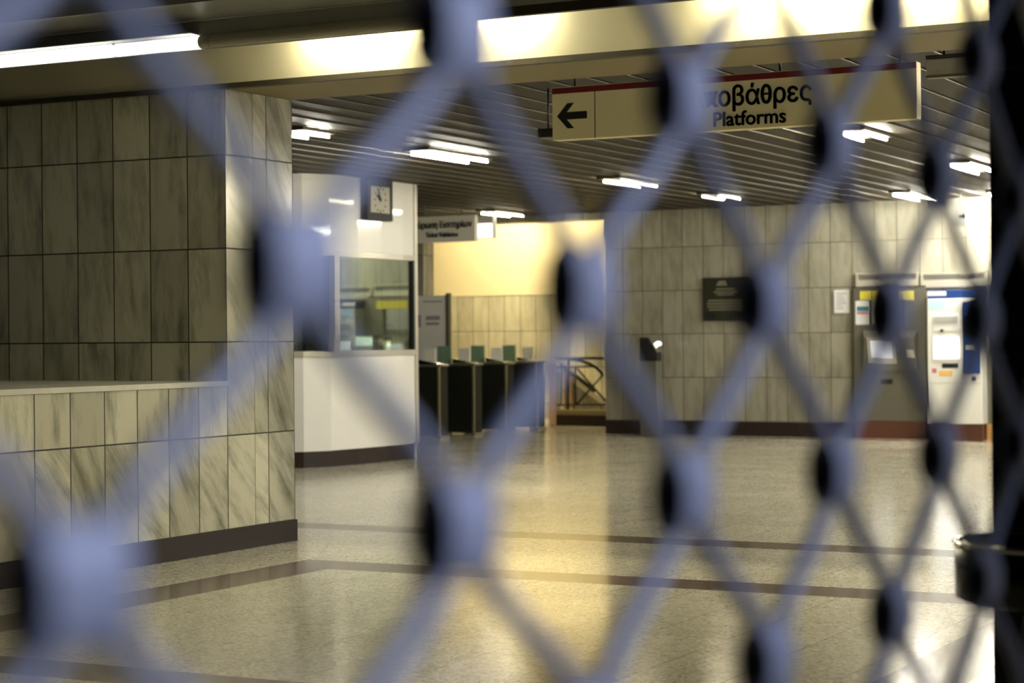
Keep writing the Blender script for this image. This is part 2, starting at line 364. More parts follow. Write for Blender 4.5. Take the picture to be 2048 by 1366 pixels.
for x0, x1 in ((P(625, 90, 'y', YW).x, P(1080, 60, 'y', YW).x), (P(1440, 40, 'y', YW).x, P(1960, 40, 'y', YW).x), (-1.2, .6)):
    b = MB(); b.tube([(x0, YW-.11, zt+.04), (x1, YW-.11, zt+.04)], .018, 10); b.build('tube', 'trough_lamp', tr)

# ------------------------------------------------------------------ ceiling lights: two tubes each
def ceiling_light(x, y0, y1, label, n=2, mat='lamp'):
    t = thing('ceiling_light', (x, (y0+y1)/2, CZ-.05), label, 'ceiling light', 'fluorescent lights under the slatted ceiling')
    b = MB(); b.box(x-.14, x+.14, y0-.12, y1+.05, CZ-.03, CZ+.004, .004); b.build('housing', 'trim_dark', t)
    for s in ((-1, 1) if n == 2 else (0,)):
        b = MB(); b.tube([(x+s*.105, y0, CZ-.05), (x+s*.105, y1, CZ-.05)], .010, 10); b.build('tube', mat, t)
    return t
LZ = CZ-.05
for (x0, y0, x1, y1, dl, lab) in [
    (590, 269, 640, 275, 0, 'twin tube ceiling light cut off by the left marble wall edge'),
    (832, 308, 966, 324, 0, 'twin tube ceiling light above and right of the wall clock'),
    (1215, 363, 1306, 373, 0, 'twin tube ceiling light below the arrow end of the platforms sign'),
    (1405, 393, 1480, 398, 0, 'small distant twin tube light in front of the plaque wall'),
    (965, 427, 1045, 432, 0, 'thin far ceiling light just above the yellow wall opening'),
    (1697, 269, 1758, 280, 0, 'twin tube ceiling light under the right end of the platforms sign'),
    (1912, 332, 1985, 346, 0, 'bright twin tube ceiling light beside the dark pillar'),
    (1800, 390, 1860, 400, 0, 'twin tube ceiling light nearest the white ticket machine wall')]:
    a, c = P(x0, y0, 'z', LZ), P(x1, y1, 'z', LZ)
    ceiling_light((a.x+c.x)/2, a.y, min(c.y, YF-.12), lab, 2, 'lamp_booth' if x0 < 900 else 'lamp_wall' if x0 == 1800 else 'lamp_bright' if x0 > 1600 else 'lamp')
ceiling_light(-6.02, 24.1, 24.9, 'twin tube ceiling light hidden beside the pillar, washing the white machine wall', 2, 'machine_lamp')
for y0, lab in ((20.6, 'farthest twin tube ceiling light out of view past the pillar'), (12.7, 'nearer twin tube ceiling light out of view past the pillar'), (16.9, 'farther twin tube ceiling light out of view past the pillar')):
    ceiling_light(-1.4, y0, y0+1.3, lab, 2, 'wash_lamp')  # unseen lamps continuing the ceiling grid, added to brighten booth, floor and left wall

# ------------------------------------------------------------------ platforms sign
YS = 11.62; a = P(1104, 176, 'y', YS); z1 = a.z; z0 = P(1104, 281, 'y', YS).z; x0 = a.x; x1 = P(1833, 130, 'y', YS).x
sg = thing('platform_sign', ((x0+x1)/2, YS, z0), 'long cream sign with red top stripe, arrow and the word Platforms', 'sign')
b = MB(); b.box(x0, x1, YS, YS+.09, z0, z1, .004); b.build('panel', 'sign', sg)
b = MB(); b.box(x0+.001, x1-.001, YS-.003, YS, z1-.042, z1-.004); b.build('stripe', 'sign_red', sg, 'dark red stripe')
xd_ = P(1190, 230, 'y', YS).x; b = MB(); b.box(xd_-.0025, xd_+.0025, YS-.0025, YS, z0, z1-.04); b.build('divider', 'trim_dark', sg)
ca = P(1148, 231, 'y', YS); u = .0034*1
def ap(px, py): return P(px, py, 'y', YS-.003)
b = MB()
tip, tail = ap(1114, 233), ap(1180, 231)
hh = .026; L0 = tip.x; zc = tip.z
pts = [(L0, zc), (L0+.075, zc+.082), (L0+.122, zc+.082), (L0+.070, zc+.024), (L0+.215, zc+.024), (L0+.215, zc-.024), (L0+.070, zc-.024), (L0+.122, zc-.082), (L0+.075, zc-.082)]
b.prism([(px, YS-.003, pz) for px, pz in pts], (0, .003, 0)); b.build('arrow', 'ink', sg, 'black arrow pointing left')
tc = P(1500, 242, 'y', YS)
g0, g1 = P(1408, 210, 'y', YS), P(1622, 203, 'y', YS)
def line(body, xa, xb_, y, nm, par, yy, mat='ink', bold=.014, stretch=1.0):
    a_, b_ = P(xa, y, 'y', yy), P(xb_, y, 'y', yy); return text(nm, body, b_.x-a_.x, mat, ((a_.x+b_.x)/2, yy-.002, P((xa+xb_)/2, y, 'y', yy).z), par, bold=bold, stretch=stretch)
gt = line('Αποβά0ρες', 1378, 1624, 209, 'greek_text', sg, YS, stretch=1.12)
def span(body):
    f = bpy.data.curves.new('m', 'FONT'); f.body = body; f.size = 1; o = bpy.data.objects.new('m', f); COL.objects.link(o)
    me = bpy.data.meshes.new_from_object(o.evaluated_get(bpy.context.evaluated_depsgraph_get())); xs = [v.co.x for v in me.vertices]; ys = [v.co.y for v in me.vertices]
    bpy.data.objects.remove(o); bpy.data.curves.remove(f); bpy.data.meshes.remove(me); return min(xs), max(xs), max(ys)
f0, f1, _ = span('Αποβά0ρες'); _, g1_, _ = span('Αποβά0'); z0_, z1_, zh = span('0')
wd = gt.dimensions.x/(f1-f0); xm = gt.location.x-gt.dimensions.x/2+(g1_-(z1_-z0_)/2-f0)*wd; hw = (z1_-z0_)*.40*wd; zm_ = gt.location.z+zh*.5*wd*1.12
lp = root_of(sg); b = MB(); b.box(xm+lp.x-hw, xm+lp.x+hw, YS-.004, YS-.0012, zm_+lp.z-.0065, zm_+lp.z+.0065); b.build('letter_bar', 'ink', sg)
line('Platforms', 1428, 1572, 249, 'latin_text', sg, YS)
for px in (1150, 1560, 1800):
    xx = P(px, 160, 'y', YS+.045).x; b = MB(); b.tube([(xx, YS+.045, z1-.002), (xx, YS+.045, CZ+.01)], .008, 8); b.build('hanger', 'black', sg)
# small things hung beside it
q = P(1075, 258, 'y', 12.4); q2 = P(1108, 274, 'y', 12.4)
cbx = thing('ceiling_box', ((q.x+q2.x)/2, 12.45, q2.z), 'small black box hung under the ceiling at the arrow end of the sign', 'speaker')  # plain black box, its use unknown
b = MB(); b.box(q.x, q2.x+.05, 12.4, 12.5, q2.z, q.z, .006); b.build('body', 'black', cbx)
b = MB(); b.tube([(q.x+.06, 12.45, q.z-.005), (q.x+.06, 12.45, CZ+.01)], .007, 8); b.build('hanger', 'black', cbx)
q = P(1852, 119, 'y', 11.5); q2 = P(1945, 146, 'y', 11.5)
pn = thing('hanging_panel', ((q.x+q2.x)/2, 11.5, q2.z), 'short grey-green hanging panel between platforms sign and dark pillar', 'panel')
b = MB(); b.box(q.x, q2.x, 11.5, 11.56, q2.z, q.z, .004); b.build('panel', 'grey_metal', pn)
b = MB(); b.box(q.x, q2.x, 11.49, 11.57, q.z, q.z+.022, .003); b.build('top_bar', 'black', pn)
b = MB(); b.box(q.x, q2.x, 11.495, 11.565, q2.z-.012, q2.z); b.build('bottom_edge', 'lit_edge', pn)
b = MB(); b.tube([(q.x+.1, 11.53, q.z+.02), (q.x+.1, 11.53, CZ+.01)], .008, 8); b.build('hanger', 'black', pn)

# ------------------------------------------------------------------ ticket booth
XB = -11.40; YR = 19.31; ZC = 1.22
plan = [(-12.9, 17.02), (-11.95, 17.18), (-11.62, 17.36), (-11.46, 17.64), (-11.405, 18.1), (-11.385, 18.55), (-11.385, 19.0), (-11.40, YR)]
bo = thing('ticket_booth', (-12.2, 18.3, 0), 'white rounded ticket booth with a framed window, behind the left marble wall', 'ticket booth')
def wall_strip(pl, z0, z1, th, mat, name, out=0.0, label=None):
    b = MB(); n = len(pl); nr = []
    for i in range(n):
        d = Vector((*pl[min(i+1, n-1)], 0))-Vector((*pl[max(i-1, 0)], 0)); d.normalize(); nr.append(Vector((d.y, -d.x, 0)))
    for i in range(n-1):
        p, q = Vector((*pl[i], 0)), Vector((*pl[i+1], 0))
        po, qo, pi, qi = p+nr[i]*out, q+nr[i+1]*out, p+nr[i]*(out-th), q+nr[i+1]*(out-th)
        b.hexa([(pi.x, pi.y, z0), (po.x, po.y, z0), (qo.x, qo.y, z0), (qi.x, qi.y, z0), (pi.x, pi.y, z1), (po.x, po.y, z1), (qo.x, qo.y, z1), (qi.x, qi.y, z1)])
    return b.build(name, mat, bo, label)
wall_strip(plan, 0, .17, .1, 'granite', 'plinth', -.02, 'dark brown stone plinth')
wall_strip(plan[:4], .17, ZC-.06, .06, 'booth', 'lower_panel')
wall_strip(plan[3:], .172, ZC-.06, .06, 'booth', 'lower_panel')
wall_strip(plan, ZC-.06, ZC, .35, 'booth_trim', 'counter', .02)
wall_strip(plan, 2.25, CZ, .06, 'booth', 'header_panel')
wall_strip(plan, 2.215, 2.275, .09, 'booth_trim', 'header_rail', .012)
b = MB(); b.box(-14.2, XB, YR-.03, YR, 2.26, CZ); b.box(-14.2, XB, YR-.03, YR, 0, ZC-.06); b.build('side_panel', 'booth', bo)
b = MB(); b.box(-14.2, -14.1, 17.0, YR, 0, CZ); b.build('back_wall', 'soffit', bo)
b = MB(); b.box(-14.1, -14.08, 17.05, YR-.05, 1.95, 2.6); b.build('back_panel', 'booth', bo)
b = MB(); b.box(-14.08, -13.8, 17.05, YR-.3, 1.74, 1.78); b.build('shelf', 'booth_trim', bo)
b = MB(); b.box(-13.9, -13.3, 17.3, YR-.5, 0, 1.45, .01); b.build('inner_cabinet', 'grey_metal', bo)
b = MB(); b.box(XB-.06, XB+.016, 17.60, 17.70, ZC, 2.22, .004); b.build('window_post', 'booth_trim', bo)
b = MB(); b.box(XB-.06, XB+.02, YR-.05, YR+.012, .17, CZ, .004); b.build('corner_post', 'booth_trim', bo)
b = MB(); b.box(XB-.05, XB+.018, YR-.085, YR-.05, ZC, 2.22); b.build('window_gasket', 'black', bo)
b = MB(); b.box(XB-.02, XB-.012, 17.70, YR-.085, ZC, 2.22); b.build('window_pane', 'glass', bo)
wall_strip([(plan[1][0], plan[1][1]), plan[2], (XB-.02, 17.6)], ZC, 2.22, .008, 'glass', 'window_pane', -.02)
# clock on the header
y0c, y1c = P(727, 400, 'x', XB+.05).y, P(778, 400, 'x', XB+.05).y; zc0, zc1 = P(752, 441, 'x', XB+.05).z, P(752, 359, 'x', XB+.05).z
yc, zc = (y0c+y1c)/2, (zc0+zc1)/2
ck = thing('wall_clock', (XB+.05, yc, zc0), 'square black framed clock with pale dial on the white booth header', 'clock')
XK = XB+.10
b = MB(); b.box(XB+.018, XK, y0c, y1c, zc0, zc1, .006); b.build('case', 'ink', ck)
b = MB(); b.box(XK, XK+.004, y0c+.06, y1c-.075, zc0+.08, zc1-.08); dl = b.build('dial', 'dial', ck)
yc = (y0c+.06+y1c-.075)/2; rad = min(y1c-y0c-.135, zc1-zc0-.16)/2
for k in range(12):
    b = MB()
    a = 2*math.pi*k/12; c, s = math.cos(a), math.sin(a); r0, r1 = rad*(.74 if k % 3 else .68), rad*.9
    px, pz = -s, c; wd = .007
    b.prism([(XK+.004, yc+c*wd*0+math.sin(a)*r0+c*wd, zc+c*r0*1.15-s*wd), (XK+.004, yc+s*r0-c*wd, zc+c*r0*1.15+s*wd), (XK+.004, yc+s*r1-c*wd, zc+c*r1*1.15+s*wd), (XK+.004, yc+s*r1+c*wd, zc+c*r1*1.15-s*wd)], (.002, 0, 0))
    b.build('hour_mark', 'ink', dl)
for nm, ang, ln, wd in (('hour_hand', -57, .62, .020), ('minute_hand', -22, .86, .012)):
    a = math.radians(ang); c, s = math.cos(a), math.sin(a); r0, r1 = -.12*rad, ln*rad
    b = MB(); b.prism([(XK+.007, yc+s*r0+c*wd, zc+c*r0-s*wd), (XK+.007, yc+s*r0-c*wd, zc+c*r0+s*wd), (XK+.007, yc+s*r1-c*wd*.6, zc+c*r1+s*wd*.6), (XK+.007, yc+s*r1+c*wd*.6, zc+c*r1-s*wd*.6)], (.003, 0, 0)); b.build(nm, 'ink', ck)
# things on the counter behind the glass
def at_counter(px, back=.12): return P(px, 690, 'x', XB-back)
q0, q1 = at_counter(709), at_counter(746); mo = thing('counter_monitor', (XB-.12, (q0.y+q1.y)/2, ZC), 'small white screen standing behind the booth window, left of the dark frame', 'monitor')
zt_ = P(727, 671, 'x', XB-.12).z
b = MB(); b.box(XB-.2, XB-.12, q0.y, q1.y, ZC+.02, zt_, .012); b.build('case', 'white', mo)
b = MB(); b.box(XB-.12, XB-.116, q0.y+.02, q1.y-.02, ZC+.05, zt_-.02); b.build('screen', 'screen_cool', mo)
b = MB(); b.box(XB-.22, XB-.10, q0.y+.06, q1.y-.06, ZC, ZC+.022); b.build('foot', 'white', mo)
q0, q1 = at_counter(754), at_counter(768); fr = thing('card_stand', (XB-.12, (q0.y+q1.y)/2, ZC), 'small dark framed stand on the booth counter beside the white screen', 'frame')
zt2 = P(760, 671, 'x', XB-.12).z
b = MB(); b.box(XB-.16, XB-.12, q0.y, q1.y, ZC, zt2, .008); b.build('frame', 'black', fr)
b = MB(); b.box(XB-.12, XB-.117, q0.y+.03, q1.y-.03, ZC+.05, zt2-.03); b.build('card', 'soffit', fr)
q0, q1 = at_counter(769), at_counter(779); cp = thing('card_terminal', (XB-.1, (q0.y+q1.y)/2, ZC), 'narrow pale card terminal at the right of the booth counter things', 'terminal')
zt3 = P(774, 680, 'x', XB-.1).z
b = MB(); b.box(XB-.14, XB-.1, q0.y, q1.y, ZC, zt3, .006); b.build('body', 'white', cp)
b = MB(); b.box(XB-.1, XB-.097, q0.y+.015, q1.y-.015, ZC+.04, zt3-.02); b.build('display', 'screen_cool', cp)
q0, q1 = P(786, 690, 'x', XB-.15), P(801, 690, 'x', XB-.15); sp = thing('desk_speaker', (XB-.15, (q0.y+q1.y)/2, ZC), 'tall black speaker by the right edge of the booth window', 'speaker')
b = MB(); b.hexa([(XB-.3, q0.y, ZC), (XB-.15, q0.y, ZC), (XB-.15, q1.y, ZC), (XB-.3, q1.y, ZC), (XB-.3, q0.y+.06, ZC+.30), (XB-.2, q0.y+.06, ZC+.30), (XB-.2, q1.y, ZC+.30), (XB-.3, q1.y, ZC+.30)], .008); b.build('cabinet', 'black', sp)
b = MB(); b.lathe((XB-.16, (q0.y+q1.y)/2+.02, ZC+.05), [(.0, 0), (.04, 0), (.04, .012), (.0, .012)], 16); b.build('base_ring', 'steel', sp)
q0, q1 = P(588, 690, 'x', -11.95), P(619, 690, 'x', -11.75)
mo2 = thing('till_display', (-11.9, 17.33, ZC), 'black till screen on the booth counter next to the left marble wall', 'monitor')
c = P(604, 690, 'y', 17.5); cx = c.x
b = MB(); b.box(cx-.14, cx+.08, 17.45, 17.60, ZC, ZC+.07, .008); b.build('base', 'black', mo2)
b = MB(); b.box(cx+.04, cx+.085, 17.44, 17.6, ZC+.07, ZC+.30, .008); b.build('screen', 'black', mo2)

# ------------------------------------------------------------------ ticket validation sign over the gates
YV = 22.3; q = P(812, 432, 'y', YV); q2 = P(950, 482, 'y', YV)
vs = thing('validation_sign', ((q.x+q2.x)/2, YV, q2.z), 'white hanging sign reading Ticket Validation above the turnstiles', 'sign')
b = MB(); b.box(q.x, q2.x, YV, YV+.08, q2.z, q.z-.02, .004); b.build('panel', 'sign_white', vs)
line('Επικύρωση Εισιτηρίων', 812, 944, 456, 'greek_text', vs, YV, bold=.01, stretch=1.25); line('Ticket Validation', 852, 916, 474, 'latin_text', vs, YV, bold=.01, stretch=1.25)
for f in (.25, .8):
    xx = q.x+(q2.x-q.x)*f; b = MB(); b.tube([(xx, YV+.04, q.z-.03), (xx, YV+.04, CZ+.01)], .01, 8); b.build('hanger', 'steel', vs)
YV2 = 23.6; q = P(954, 434, 'y', YV2); q2 = P(986, 476, 'y', YV2)
lb = thing('sign_box', ((q.x+q2.x)/2, YV2, q2.z), 'small square white lit box hung right of the ticket validation sign', 'sign')
b = MB(); b.box(q.x, q2.x, YV2, YV2+.1, q2.z, q.z, .004); b.build('case', 'white', lb)
zm = P(970, 447, 'y', YV2).z
b = MB(); b.box(q.x+.01, q2.x-.01, YV2-.003, YV2, q2.z+.01, zm); b.build('lit_face', 'lightbox', lb)
b = MB(); b.tube([((q.x+q2.x)/2, YV2+.05, q.z-.003), ((q.x+q2.x)/2, YV2+.05, CZ+.01)], .01, 8); b.build('hanger', 'steel', lb)

# ------------------------------------------------------------------ turnstiles
GX = P(880, 880, 'z', 0).x; GY0 = P(880, 880, 'z', 0).y
def turnstile():
    x1 = GX; x0 = GX-1.25; y0 = GY0; y1 = GY0+.22; h = 1.0
    t = thing('turnstile', (x1-.6, y0+.11, 0), 'black turnstile cabinet directly beside the white booth corner', 'turnstile', 'ticket turnstiles in a row')
    b = MB(); b.box(x0, x1-.02, y0, y1, .05, h-.03, .006); b.build('body', 'gate_black', t)
    b = MB(); b.box(x0, x1-.1, y0-.006, y0, .62, .70); b.box(x0, x1-.1, y0-.006, y0, .34, .40); b.box(x0, x1-.1, y0-.006, y0, .83, .87); b.build('side_groove', 'black', t)
    b = MB(); b.box(x1-.03, x1+.005, y0-.010, y0+.012, .05, h-.03, .004); b.build('edge_strip', 'gate_steel', t, 'bright steel corner strip')
    b = MB(); b.box(x1-.02, x1, y0+.012, y1, .05, h-.03, .004); b.build('end_panel', 'gate_side', t)
    b = MB(); b.box(x0-.02, x1+.02, y0-.02, y1+.02, h-.03, h, .008); b.build('top', 'steel', t)
    b = MB(); b.hexa([(x1-.35, y0+.02, h), (x1-.05, y0+.02, h), (x1-.05, y1-.02, h), (x1-.35, y1-.02, h), (x1-.35, y0+.02, h+.07), (x1-.05, y0+.02, h+.015), (x1-.05, y1-.02, h+.015), (x1-.35, y1-.02, h+.07)], .004); b.build('reader', 'chrome', t)
    b = MB(); b.box(x1-.62, x1-.40, y0+.08, y0+.095, h, h+.24, .004); b.build('glass_fin', 'green_glass', t)
    b = MB(); b.box(x1-.34, x1-.16, y1-.05, y1-.035, h, h+.21, .004); b.build('screen_panel', 'sign_white', t)
    b = MB(); b.box(x1-.14, x1+.02, y0-.015, y1+.015, 0, .05, .006); b.build('foot', 'chrome', t)
    b = MB(); b.box(x0-.02, x0+.14, y0-.015, y1+.015, 0, .05, .006); b.build('foot', 'chrome', t)
    return t
t0 = turnstile()
for i, lab in enumerate(('second black turnstile cabinet from the white booth', 'third black turnstile cabinet from the booth, partly behind the grille', 'farthest black turnstile cabinet, nearest the salmon post')):
    copy_tree(t0, t0.location+Vector((0, .95*(i+1), 0)), None, lab)
# white information board beyond the gates
YI = 25.03; q = P(818, 592, 'y', YI); q2 = P(893, 730, 'y', YI)
ib = thing('information_board', ((q.x+q2.x)/2, YI, 0), 'tall white information board standing behind the turnstiles', 'board')
b = MB(); b.box(q.x, q2.x, YI, YI+.05, .25, q.z, .004); b.build('panel', 'white', ib)
b = MB(); b.box(q2.x, q2.x+.055, YI-.01, YI+.06, .0, q.z+.03, .004); b.build('post', 'steel', ib)
b = MB(); b.box(q.x-.05, q.x, YI-.01, YI+.06, .0, q.z+.03, .004); b.build('post', 'steel', ib)
b = MB()
for (xa, xb_, ya, yb_) in ((846, 885, 602, 604), (852, 880, 632, 640), (852, 878, 645, 650), (834, 842, 630, 655), (830, 836, 599, 608)):
    p0, p1 = P(xa, ya, 'y', YI), P(xb_, yb_, 'y', YI); b.box(p0.x, p1.x, YI-.003, YI, p1.z, p0.z)
b.build('print', 'grey_ink', ib)
# salmon post
q = P(1105, 854, 'z', 0); gp = thing('barrier_post', q, 'slim salmon lit post between the turnstiles and the stair rail', 'post')
ztp = P(1105, 725, 'y', q.y).z
b = MB(); b.box(q.x-.045, q.x+.045, q.y-.04, q.y+.04, .02, ztp, .008); b.build('shaft', 'orange_post', gp)
b = MB(); b.box(q.x-.07, q.x+.07, q.y-.06, q.y+.06, 0, .022, .004); b.build('base_plate', 'chrome', gp)
# stair balustrade
def B(px, py, off=.12): return P(px, py, 'y', YC+off)
br = thing('stair_balustrade', (P(1160, 820, 'y', YC+.12).x, YC+.12, .24), 'dark metal balustrade with crossed bracing on the stair kerb', 'railing')
Q = lambda px, py: B(px, py)
for nm, pts, r in (('top_rail', [Q(1112, 716), Q(1209, 716)], .022), ('mid_rail', [Q(1112, 734), Q(1190, 733)], .014), ('bottom_rail', [Q(1112, 810), Q(1211, 809)], .014),
                   ('post', [Q(1136, 719), (Q(1136, 800).x, YC+.12, .24)], .022), ('bar', [Q(1150, 734), Q(1151, 810)], .015), ('bar', [Q(1122, 734), Q(1122, 810)], .012),
                   ('brace', [Q(1154, 737), Q(1211, 802)], .017), ('brace', [Q(1152, 810), Q(1206, 750)], .016),
                   ('curved_rail', [Q(1140, 718), Q(1160, 721), Q(1178, 727), Q(1193, 735), Q(1203, 745), Q(1206, 752)], .024)):
    b = MB(); b.tube(pts, r, 8); b.build(nm, 'rail', br)
# sloping stair handrail behind it
YH = YC+.9
hr = thing('stair_handrail', (P(1170, 800, 'y', YH).x, YH, 0), 'pale sloping stair parapet with dark rail behind the balustrade', 'handrail')
p = [P(1108, 726, 'y', YH), P(1216, 806, 'y', YH), P(1216, 818, 'y', YH), P(1108, 738, 'y', YH)]
b = MB(); b.prism([p[0], p[1], p[2], p[3]], (0, .12, 0)); b.build('stringer', 'pale_rail', hr)
b = MB(); b.prism([P(1108, 738, 'y', YH+.01), P(1216, 818, 'y', YH+.01), (P(1216, 818, 'y', YH).x, YH+.01, 0), (P(1108, 738, 'y', YH).x, YH+.01, 0)], (0, .10, 0)); b.build('parapet', 'far_marble', hr)
b = MB(); b.tube([P(1120, 728, 'y', YH-.06), P(1190, 782, 'y', YH-.06)], .035, 8); b.build('rail', 'rail', hr)
b = MB(); b.box(P(1124, 800, 'y', YH-.03).x, P(1132, 800, 'y', YH-.03).x, YH-.09, YH-.002, 0, P(1128, 735, 'y', YH).z); b.build('newel', 'pale_rail', hr)
b = MB(); b.box(P(1139, 800, 'y', YH-.03).x, P(1144, 800, 'y', YH-.03).x, YH-.09, YH-.002, 0, P(1142, 737, 'y', YH).z); b.build('newel', 'orange_post', hr, 'salmon newel')
# lamp washing the yellow wall
sl = thing('stair_lamp', (-15.05, 28.0, 3.7), 'warm tube lamp above the yellow stair wall', 'lamp')
b = MB(); b.tube([(-15.9, 28.0, 3.72), (-14.2, 28.0, 3.72)], .03, 10); b.build('tube', 'stair_lamp', sl)
b = MB(); b.box(-16.0, -14.1, 27.92, 28.08, 3.80, 3.9); b.build('housing', 'white', sl)

# ------------------------------------------------------------------ things along the back wall
YW2 = YF-.016
q = P(1296, 790, 'y', YF-.5); va = thing('ticket_validator', (q.x, YF-.45, 0), 'dark free-standing validator column with slanted chrome head by the plaque wall', 'ticket validator')
xa, xb_ = P(1280, 790, 'y', YF-.5).x, P(1314, 790, 'y', YF-.5).x; zm = P(1300, 722, 'y', YF-.5).z; zt4 = P(1285, 676, 'y', YF-.5).z
b = MB(); b.box(xa, xb_, YF-.5, YF-.32, 0, zm, .01); b.build('column', 'steel', va)
b = MB(); b.prism([(xa, YF-.5, zm), (xb_, YF-.5, zm), (xb_, YF-.5, zm+.1), (xa+.12, YF-.5, zt4), (xa, YF-.5, zt4)], (0, .16, 0)); b.build('head', 'black', va)
b = MB(); b.hexa([(xa+.125, YF-.505, zt4), (xb_+.01, YF-.505, zm+.11), (xb_+.01, YF-.33, zm+.11), (xa+.125, YF-.33, zt4), (xa+.145, YF-.505, zt4+.01), (xb_+.03, YF-.505, zm+.12), (xb_+.03, YF-.33, zm+.12), (xa+.145, YF-.33, zt4+.01)]); b.build('slanted_face', 'chrome', va)
b = MB(); b.box(xa, xa+.12, YF-.5, YF-.34, zt4, zt4+.015); b.build('cap', 'chrome', va)
b = MB(); b.lathe((xb_-.01, YF-.42, zm+.20), [(.0, 0), (.035, .01), (.045, .03), (.035, .055), (.0, .065)], 16); b.build('lamp_button', 'lightbox', va, 'small bright button')
# plaque
q, q2 = P(1406, 556, 'y', YW2), P(1500, 641, 'y', YW2)
pq = thing('memorial_plaque', ((q.x+q2.x)/2, YW2, q2.z), 'dark bronze plaque with faint raised lines on the far marble wall', 'plaque')
b = MB(); b.box(q.x, q2.x, YW2-.02, YF-.001, q2.z, q.z, .004); b.build('plate', 'bronze', pq)
b = MB(); rr = random.Random(3)
for i, (ya, hw) in enumerate(((577, 20), (583, 24), (588, 18), (600, 36), (606, 38), (612, 37), (618, 34))):
    p0, p1 = P(1452-hw, ya, 'y', YW2-.02), P(1452+hw, ya+2, 'y', YW2-.02); b.box(p0.x, p1.x, YW2-.023, YW2-.02, p1.z, p0.z)
p0, p1 = P(1432, 562, 'y', YW2-.02), P(1456, 571, 'y', YW2-.02)
b.prism([(p0.x, YW2-.023, p1.z), (p1.x, YW2-.023, p1.z), (p1.x-.04, YW2-.023, p0.z), (p0.x+.04, YW2-.023, p0.z)], (0, .003, 0)); b.build('lettering', 'bronze_lite', pq)
p0, p1 = P(1411, 625, 'y', YW2-.02), P(1430, 637, 'y', YW2-.02); b = MB(); b.box(p0.x, p1.x, YW2-.023, YW2-.02, p1.z, p0.z); b.build('emblem', 'black', pq)
# paper notice
q, q2 = P(1668, 580, 'y', YW2), P(1699, 626, 'y', YW2); b = MB(); b.box(q.x, q2.x, YW2-.004, YF-.001, q2.z, q.z)
nt = thing('paper_notice', ((q.x+q2.x)/2, YW2, q2.z), 'white paper notice taped to the marble wall left of the dark ticket machine', 'notice'); b.build('sheet', 'paper', nt)
b = MB()
for k in range(7):
    p0, p1 = P(1673, 586+k*5, 'y', YW2-.004), P(1693-(k*7) % 9, 587.5+k*5, 'y', YW2-.004); b.box(p0.x, p1.x, YW2-.0055, YW2-.004, p1.z, p0.z)
b.build('print', 'grey_ink', nt)

# dark ticket machine set in the wall
D1 = YF-.06
def rect(mb, d, x0, y0, x1, y1, th=.003, bev=0):
    p0, p1 = P(x0, y0, 'y', d-th), P(x1, y1, 'y', d-th); mb.box(min(p0.x, p1.x), max(p0.x, p1.x), d-th, d, min(p0.z, p1.z), max(p0.z, p1.z), bev); return mb
tm = thing('ticket_machine', (P(1780, 850, 'y', D1).x, D1, 0), 'dark steel ticket machine with angled console, set in the wall left of the white one', 'ticket machine')
xa, xb_ = P(1708, 700, 'y', D1).x, P(1852, 700, 'y', D1).x; zt5 = P(1780, 574, 'y', D1).z; zp = P(1780, 842, 'y', D1).z
b = MB(); b.box(xa, xb_, D1, YF+.001-.002, zp, zt5, .004); b.build('front_panel', 'steel', tm)
b = MB(); b.box(xa, xb_, D1+.005, YF-.002, 0, zp); b.build('plinth', 'red_granite', tm, 'reddish brown plinth')
b = MB(); b.box(xa-.02, xa, D1-.006, YF-.002, zp, zt5+.012); b.box(xa, xb_, D1-.006, YF-.002, zt5, zt5+.012); b.build('surround', 'trim_dark', tm)
rect(MB(), D1, 1720, 583, 1744, 600).build('label_plate', 'yellow_label', tm, 'yellow label'); rect(MB(), D1, 1746, 583, 1827, 600).build('label_plate', 'yellow_label', tm, 'yellow label')
po = rect(MB(), D1, 1711, 602, 1740, 649).build('poster', 'paper', tm, 'small white printed sheet')
rect(MB(), D1-.003, 1714, 613, 1739, 622, .002).build('print', 'teal_print', po); rect(MB(), D1-.003, 1714, 624, 1739, 628, .002).build('print', 'pink_label', po)
rect(MB(), D1, 1745, 602, 1805, 648).build('map_panel', 'grey_metal', tm); rect(MB(), D1, 1803, 600, 1807, 648, .02).build('map_edge', 'chrome', tm)
# console: a shallow wedge hood
k0, k1, k2, k3 = P(1726, 742, 'y', D1), P(1836, 742, 'y', D1), P(1836, 668, 'y', D1), P(1726, 668, 'y', D1); dp = .16
b = MB(); b.hexa([(k0.x, D1-.02, k0.z), (k1.x, D1-.02, k1.z), (k1.x, D1, k1.z), (k0.x, D1, k0.z), (k3.x+.06, D1-dp, k2.z-.04), (k2.x-.02, D1-dp, k2.z-.04), (k2.x, D1, k2.z+.06), (k3.x, D1, k2.z+.06)], .01); cs = b.build('console', 'steel', tm)
def onc(x0, y0, x1, y1, nm, mat, lab=None, th=.006):
    """a plate lying on the sloping console face"""
    def pt(px, py):
        zz = P(px, py, 'y', D1-.09).z; f = (zz-k0.z)/(k2.z-.04-k0.z); return Vector((P(px, py, 'y', D1-.09).x, D1-.02-(dp-.02)*f-.002, zz))
    c = [pt(x0, y1), pt(x1, y1), pt(x1, y0), pt(x0, y0)]
    b = MB(); b.prism(c, (0, -th, 0)); return b.build(nm, mat, cs, lab)
onc(1737, 674, 1794, 727, 'screen_frame', 'chrome'); onc(1744, 681, 1786, 716, 'screen', 'screen_dim', 'pale touch screen', .010); onc(1812, 700, 1828, 716, 'coin_plate', 'chrome')
rect(MB(), D1, 1760, 758, 1785, 768).build('ticket_slot', 'black', tm)

